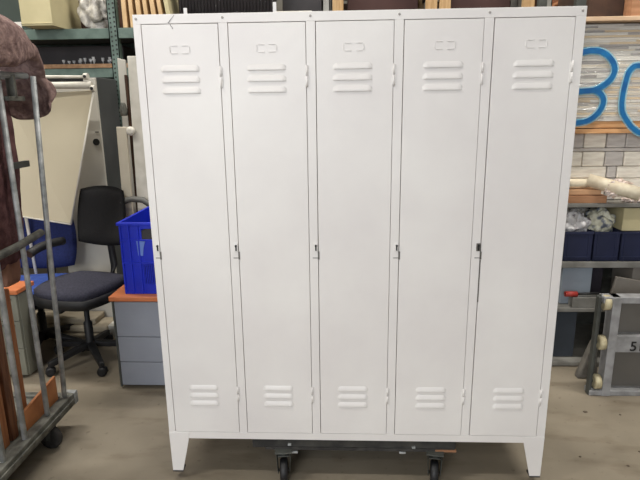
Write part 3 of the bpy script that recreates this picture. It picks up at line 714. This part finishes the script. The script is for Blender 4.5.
# packs stacked on the shelf
Ypk = 1.16
rows = [(.990,1.050),(1.052,1.112),(1.114,1.180),(1.182,1.262),(1.264,1.283),(1.285,1.366)]
cols = [(1.97,2.072),(2.076,2.195),(2.20,2.30),(2.305,2.46),(2.465,2.62),(2.625,2.80)]
rown = ['bottom','second','third','fourth','thin fifth','top']
random.seed(5)
for i, (za, zb) in enumerate(rows):
    cc = cols if i in (3,5) else ([(1.97,2.215),(2.22,2.27),(2.275,2.52),(2.525,2.8)] if i != 4 else [(1.97,2.8)])
    for j, (xa, xb) in enumerate(cc):
        cream = (i == 5 and j == 1) or (i in (1,2,3,0) and (xb-xa) > .11 and i != 3) or (i == 3 and j in (0,1,3,4))
        lab = '%s pack in the %s layer of the packs under the wooden battens, %s column' % ('cream' if cream else 'grey', rown[i], ['left','second','third','fourth','fifth','sixth'][j])
        o = simple('wrapped_pack', lab, 'pack', [(xa, xb, Ypk+random.uniform(0,.006), 1.6, za, zb)], M_pack if cream else M_packg, bevel=.006, group='wrapped packs under the battens')
# battens
for k, (za, zb) in enumerate(((1.367,1.392),(1.396,1.432))):
    simple('wooden_batten', ['lower orange wooden batten under the spray-painted board bundle','upper orange wooden batten under the spray-painted board bundle'][k], 'batten', [(1.9,2.95,1.10+.006*k,1.6,za+.0005,zb)], mat('orange_batten', srgb(222,172,122), .7, 0, srgb(196,142,94), 12, stretch=(.6,5,5)), bevel=.002)
# bundle of boards with film and graffiti
Yf = 1.085
bd = thing('board_bundle', 'film-wrapped bundle of stacked boards sprayed with a blue number on its side', 'board bundle', (2.4, 1.35, 1.433))
random.seed(11)
bm = B(); z = 1.433; zend = 1.928
while z < zend-.006:
    h = random.choice((.010,.012,.014,.011)); h = min(h, zend-z)
    x = 1.90+random.uniform(0,.02)
    while x < 2.95:
        w = random.uniform(.12,.5); box(bm, x, min(x+w-.001, 2.96), Yf+.012+random.uniform(0,.005), 1.6, z, z+h-.0012, None, random.choice((0,0,1,1,1,2,3))); x += w
    z += h
o = obj('stacked_boards', bm, [M_stack, M_stack2, M_stack3, M_stack4], bd); o['kind'] = 'stuff'
bm = B(); nx, nz_ = 60, 40; g = []
for i in range(nx+1):
    g.append([])
    for j in range(nz_+1):
        x = 1.895+1.07*i/nx; z = 1.434+.495*j/nz_
        g[-1].append(bm.verts.new((x, Yf+.006+.0035*noise.noise(Vector((x*9,z*30,0))), z)))
for i in range(nx):
    for j in range(nz_): bm.faces.new((g[i][j], g[i+1][j], g[i+1][j+1], g[i][j+1])).smooth = True
obj('stretch_film', bm, M_film, bd)
three_a = [(560,58),(572,54),(583,52),(592,50.5),(601,51.5),(608,55.5),(613,62),(615,69),(613,76),(608,82),(601,87),(594,90),(584,91),(572,92),(560,93)]
three_b = [(594,90),(600,93),(603.5,99),(602.5,106),(598,113),(591,119),(583,122),(572,123),(560,121)]
oh = [(640,65.5),(634,66.5),(629,72),(626,81),(623.5,92),(622,104),(623,113),(628,122),(634,129),(642,133.5),(652,134),(662,127),(668,115),(669,98),(665,80),(657,69),(648,65.5),(640,65.5)]
def smoothpath(pts, n=6):
    out = []
    for i in range(len(pts)-1):
        p0 = Vector(pts[max(i-1,0)]); p1 = Vector(pts[i]); p2 = Vector(pts[i+1]); p3 = Vector(pts[min(i+2,len(pts)-1)])
        for k in range(n):
            t = k/n; out.append(.5*((2*p1)+(p2-p0)*t+(2*p0-5*p1+4*p2-p3)*t*t+(-p0+3*p1-3*p2+p3)*t*t*t))
    out.append(Vector(pts[-1])); return out
def ribbon(bm, pts, w, y, th):
    P = [at(p[0], p[1], y) for p in smoothpath(pts)]
    rows = []
    for i, p in enumerate(P):
        t = (P[min(i+1,len(P)-1)]-P[max(i-1,0)]); t.y = 0; t.normalize(); n = Vector((-t.z,0,t.x))
        rows.append([bm.verts.new(q) for q in (p+n*w/2, p-n*w/2, p-n*w/2+Vector((0,th,0)), p+n*w/2+Vector((0,th,0)))])
    for a, b in zip(rows, rows[1:]):
        for k in range(4): bm.faces.new((a[k], b[k], b[(k+1)%4], a[(k+1)%4]))
    bm.faces.new(rows[0]); bm.faces.new(rows[-1][::-1])
bm = B()
for P_ in (three_a, three_b, oh): ribbon(bm, P_, .041, Yf-.001, .002)
obj('overspray', bm, M_paintl, bd)
bm = B()
ribbon(bm, three_a, .027, Yf-.0035, .002); ribbon(bm, three_b, .026, Yf-.0040, .002); ribbon(bm, oh, .025, Yf-.0035, .002)
obj('spray_painted_number', bm, M_paint, bd)
# cartons and rolls in front
x1_ = at(608,190,1.06).x
simple('long_carton', 'long brown cardboard carton lying on the shelf edge under the paper rolls', 'carton', [(1.97,x1_,1.06,1.155,.989,1.030)], M_cardb, bevel=.002)
simple('long_carton', 'upper long tan carton lying behind the paper rolls', 'carton', [(1.97,x1_-.03,1.07,1.155,1.034,1.062)], mat('tan_carton', srgb(204,160,122), .9), bevel=.002)
def roll(name, label, a, b, r, m, inner=True):
    t = thing(name, label, 'roll', tuple((a+b)/2-Vector((0,0,r))))
    d = (b-a).normalized(); q = d.to_track_quat('Z', 'Y').to_matrix().to_4x4(); T = Matrix.Translation(a) @ q; L_ = (b-a).length
    bm = B(); seg = 24; rings = []
    for rr_, h in ((r*.62,L_*.9),(r*.62,L_),(r,L_),(r*1.02,L_*.5),(r,0),(r*.62,0)):
        rings.append([bm.verts.new(T @ Vector((rr_*math.cos(2*PI*k/seg), rr_*math.sin(2*PI*k/seg), h))) for k in range(seg)])
    for A_, D_ in zip(rings, rings[1:]):
        for k in range(seg): bm.faces.new((A_[k], A_[(k+1)%seg], D_[(k+1)%seg], D_[k])).smooth = True
    obj('roll_body', bm, m, t)
    bm = B(); lathe(bm, [(r*.61, L_*.55),(r*.61, L_*.9)], T, 16); obj('core', bm, M_timberd, t)
    return t
roll('paper_roll', 'large cream paper roll lying askew on the shelf with its open end to the right', at(588,180,1.10)+Vector((0,.0,0)), at(641,194.5,.97), .036, M_roll)
roll('paper_roll', 'small cream roll lying close beside the locker edge', at(560,184,1.10), at(590,183,1.11), .026, M_roll)
bm = B(); blob(bm, tuple(at(618,188,1.035)), .075, .03, .045, .5, 10, 5, 4); o = tag(obj('crinkled_wrap', bm, M_wrap), 'crinkled pinkish plastic wrap around the middle of the large paper roll', 'plastic wrap')
bm = B(); blob(bm, tuple(at(634,199,1.10)), .06, .04, .022, .4, 10, 4, 6); tag(obj('crumpled_paper', bm, M_wrap), 'crumpled wrap lying on the shelf under the large paper roll', 'wrap')

# ------------------------------------------------------------------ navy bins and what is in them
bin_def = [(1.975,2.135,'navy plastic bin nearest the locker on the middle shelf'),(2.140,2.285,'middle navy plastic bin of the row on the shelf'),(2.290,2.47,'navy plastic bin at the right end of the visible row'),]
for x0, x1, lab in bin_def:
    t = thing('storage_bin', lab, 'bin', ((x0+x1)/2, 1.25, .653), 0, 'navy storage bins')
    bm = B(); y0, y1, z0, z1 = 1.06, 1.5, .654, .826
    box(bm, x0, x1, y0, y1, z0, z0+.004)
    for a in ((x0,x1,y0,y0+.004),(x0,x1,y1-.004,y1),(x0,x0+.004,y0,y1),(x1-.004,x1,y0,y1)): box(bm, *a, z0, z1)
    obj('bin_walls', bm, M_navy, t, bevel=.001)
    bm = B(); box(bm, x0-.001, x1+.001, y0-.006, y0, z1-.014, z1); box(bm, x0+.006, x1-.006, y0-.005, y0, z0+.020, z0+.028)
    for xx in (x0+.02, x1-.026): box(bm, xx, xx+.006, y0-.004, y0, z0, z1-.014)
    obj('rim', bm, M_navy, t, bevel=.001)
bm = B(); c = at(577,221,1.12); blob(bm, (2.055, 1.17, .84), .08, .09, .095, .45, 4, 5, 1); tag(obj('plastic_bag', bm, M_bagm), 'crumpled white and red plastic bag bulging from the bin nearest the locker', 'bag')
bm = B(); blob(bm, (2.205, 1.17, .85), .08, .09, .092, .45, 4, 5, 7); tag(obj('plastic_bag', bm, M_bagy), 'crumpled white and yellowish bag bulging from the middle navy bin', 'bag')
bm = B(); blob(bm, (2.13, 1.32, .90), .08, .06, .05, .35, 8, 4, 12); tag(obj('plastic_bag', bm, M_bagw), 'greyish crumpled bag behind the two front bags in the bins', 'bag')
simple('small_carton', 'beige cardboard carton on top of the right-hand navy bin', 'box', [(2.292,2.60,1.07,1.4,.8275,.958)], M_boxy)

# lower shelf contents
simple('blue_grey_box', 'pale blue-grey box on the shelf under the navy bins next to the locker', 'box', [(2.01,2.18,1.12,1.5,.374,.613)], M_bluegrey)
simple('grey_tray', 'flat grey tray in front of the pale blue-grey box', 'tray', [(2.055,2.24,1.055,1.115,.373,.435)], M_rackgrey)
t = thing('hand_tool', 'hand tool with red grip and black shaft lying on the grey tray', 'tool', tuple(at(583,294,1.07)))
bm = B(); a, b = at(565,294,1.07), at(577,294,1.07); tube(bm, [a,b], .016, 12); obj('grip', bm, M_red, t)
bm = B(); tube(bm, [b, at(600,293,1.07)], .007, 8); obj('shaft', bm, M_black, t)
simple('dark_carton', 'dark purplish carton beside the blue-grey box on the lower shelf', 'box', [(2.19,2.33,1.3,1.6,.374,.60)], mat('dark_purple', srgb(52,46,54), .8))
bm = B(); prism(bm, [at(617,277,1.02), at(650,283,1.02), at(650,300,1.02), at(611,296,1.02)], (0,.02,0)); tag(obj('grey_board', bm, M_greycard, bevel=.002), 'grey board tilted on the shelf just above the upright cart', 'board')
simple('grey_carton', 'grey carton at the right frame edge on the lower shelf', 'box', [(at(633,270,1.07).x, 2.75, 1.07, 1.3, .374, .613)], M_greycard)
simple('metal_sheet', 'dark bluish metal sheet standing on the bottom shelf next to the locker', 'sheet', [(2.0,2.12,1.12,1.5,.032,.345)], mat('dark_blue_grey', srgb(62,68,76), .6))
bm = B(); prism(bm, [at(594,342,.90), at(598,345,.90), at(598,381,.90), at(577,379,.90)], (0,.05,0))
for v in bm.verts: v.co.z = max(v.co.z, .001)
tag(obj('cloth_sack', bm, M_sack, bevel=.01), 'grey triangular sack slumped between the cart and the shelf', 'sack')

# ------------------------------------------------------------------ upright cart
YC = .72
ct = thing('platform_cart', 'grey steel platform cart stored upright on its edge with cream wheels', 'cart', (2.4, .78, 0))
xl, xr_ = at(590.5,398,YC).x, 2.75
H = .560
xL = 2.075
bm = B(); box(bm, xL-.035, xL-.020, YC, YC+.035, 0.0, H); box(bm, xL-.012, xL+.0, YC+.03, YC+.05, 0, H); obj('side_channel', bm, M_rackdark, ct, bevel=.003)
bm = B(); box(bm, xL+.034, xL+.078, YC-.01, YC+.06, 0, H); obj('frame_post', bm, M_cart, ct, bevel=.004)
bm = B(); box(bm, xr_-.04, xr_, YC-.01, YC+.06, 0, H); obj('frame_post', bm, M_cart, ct, bevel=.004)
bm = B(); box(bm, xL-.01, xr_, YC-.005, YC+.06, H-.035, H); obj('frame_rail', bm, M_cart, ct, bevel=.004)
bm = B(); box(bm, xL-.03, xr_, YC-.005, YC+.06, 0, .03); obj('frame_rail', bm, M_cart, ct, bevel=.004)
zc0, zc1 = at(625,352.5,YC).z, at(625,336,YC).z
bm = B(); box(bm, xL+.072, xr_-.04, YC, YC+.05, zc0, zc1); bar_ = obj('cross_bar', bm, M_cart, ct, bevel=.003)
bm = B(); box(bm, xL+.06, xr_-.03, YC+.05, YC+.07, .02, H-.02); obj('deck_panel', bm, M_cartpanel, ct)
for zp in (at(600,304,YC).z, at(597,344,YC).z, .072):
    bm = B(); lathe(bm, [(.03,-.018),(.04,-.014),(.04,.014),(.03,.018)], Matrix.Translation((xL+.013, YC+.022, zp)) @ Matrix.Rotation(PI/2,4,'Y'), 24)
    w_ = obj('wheel', bm, M_wheelc, ct)
    bm = B(); lathe(bm, [(.012,-.02),(.012,.02)], Matrix.Translation((xL+.013, YC+.035, zp)) @ Matrix.Rotation(PI/2,4,'Y'), 12); obj('hub', bm, M_rackdark, w_)
# stencilled number on the cross bar
cu = bpy.data.curves.new('stencil', 'FONT'); cu.body = '51'; cu.size = .075; cu.extrude = .0006; cu.offset = .0012
to = bpy.data.objects.new('tmp', cu); C.objects.link(to)
bpy.context.view_layer.update()
me = bpy.data.meshes.new_from_object(to.evaluated_get(bpy.context.evaluated_depsgraph_get())); C.objects.unlink(to)
bm = B(); bm.from_mesh(me); pp = at(629.5,348,YC)
bm.transform(Matrix.Translation((pp.x, YC-.0008, zc0+.010)) @ Matrix.Rotation(PI/2,4,'X') @ Matrix.Shear('XY', 4, (0,0)))
obj('stencilled_number', bm, M_black, bar_)

# small debris on the floor
for k, (px, py, r) in enumerate(((585,412,.011),(620,415,.006),(580,457,.006),(628,466,.007),(640,452,.008))):
    p = atz(px, py, 0); bm = B(); blob(bm, (p.x, p.y, .002), r*1.0, r*.8, .0025, .5, 8, 2, k)
    tag(obj('debris_flake', bm, mat('brown_crumb', srgb(92,80,68), .9)), ['dark crumb on the floor midway between locker and upright cart','tiny dark speck on the floor just below the upright cart','small dark speck on the floor right of the locker foot','flat dark speck near the lower right frame corner','dark speck at the right frame edge above the corner one'][k], 'debris', 'dark specks on the concrete')

# ------------------------------------------------------------------ ceiling lights, unseen; those over the racks added to brighten the goods
for k, (x, y) in enumerate(((-1.6,-1.3),(2.2,-1.3),(.3,-4.2),(-1.9,1.2),(.2,1.6),(2.6,.2))):
    t = thing('ceiling_light', 'fluorescent tube light on the ceiling ' + ['over the cage trolley','in front of the locker to the right','near the added door opening','added over the left storage rack','added right behind the locker','added over the right rack'][k], 'light', (x, y, RZ-.1))
    bm = B(); box(bm, x-.75, x+.75, y-.08, y+.08, RZ-.06, RZ); obj('housing', bm, M_offwhite, t)
    bm = B(); tube(bm, [(x-.72,y-.04,RZ-.08),(x+.72,y-.04,RZ-.08)], .018, 10); tube(bm, [(x-.72,y+.04,RZ-.08),(x+.72,y+.04,RZ-.08)], .018, 10); obj('tube', bm, M_emit, t)
    L_ = bpy.data.lights.new('ceiling_lamp', 'AREA'); L_.shape = 'RECTANGLE'; L_.size = 1.45; L_.size_y = .15; L_.energy = (74,12,28,66,50,84)[k]; L_.color = (1,.96,.89)
    lo = bpy.data.objects.new('ceiling_lamp', L_); C.objects.link(lo); lo.location = (x, y, RZ-.12)

# area lamp added in the unseen door opening as front-left daylight
L_ = bpy.data.lights.new('daylight', 'AREA'); L_.shape = 'RECTANGLE'; L_.size = 2.5; L_.size_y = 2.4; L_.energy = 190; L_.color = (.97,.985,1)
lo = bpy.data.objects.new('daylight', L_); C.objects.link(lo); lo.location = (-1.3, RY0+.05, 2.65); lo.rotation_euler = (PI/2, 0, 0)
w = bpy.data.worlds.new('sky'); w.use_nodes = True; S.world = w
w.node_tree.nodes['Background'].inputs[0].default_value = (.75,.85,1,1); w.node_tree.nodes['Background'].inputs[1].default_value = 1.0

# ------------------------------------------------------------------ camera and view
cd = bpy.data.cameras.new('camera'); cd.sensor_width = 36; cd.lens = FPX/640*36; cd.clip_start = .05
co = bpy.data.objects.new('camera', cd); C.objects.link(co)
R_ = Matrix((( _r.x, _u.x, -_f.x), (_r.y, _u.y, -_f.y), (_r.z, _u.z, -_f.z))).to_4x4()
co.matrix_world = Matrix.Translation(CAM) @ R_
S.camera = co
S.view_settings.view_transform = 'Standard'; S.view_settings.look = 'None'; S.view_settings.gamma = 1; S.view_settings.exposure = .12; S.view_settings.use_curve_mapping = False
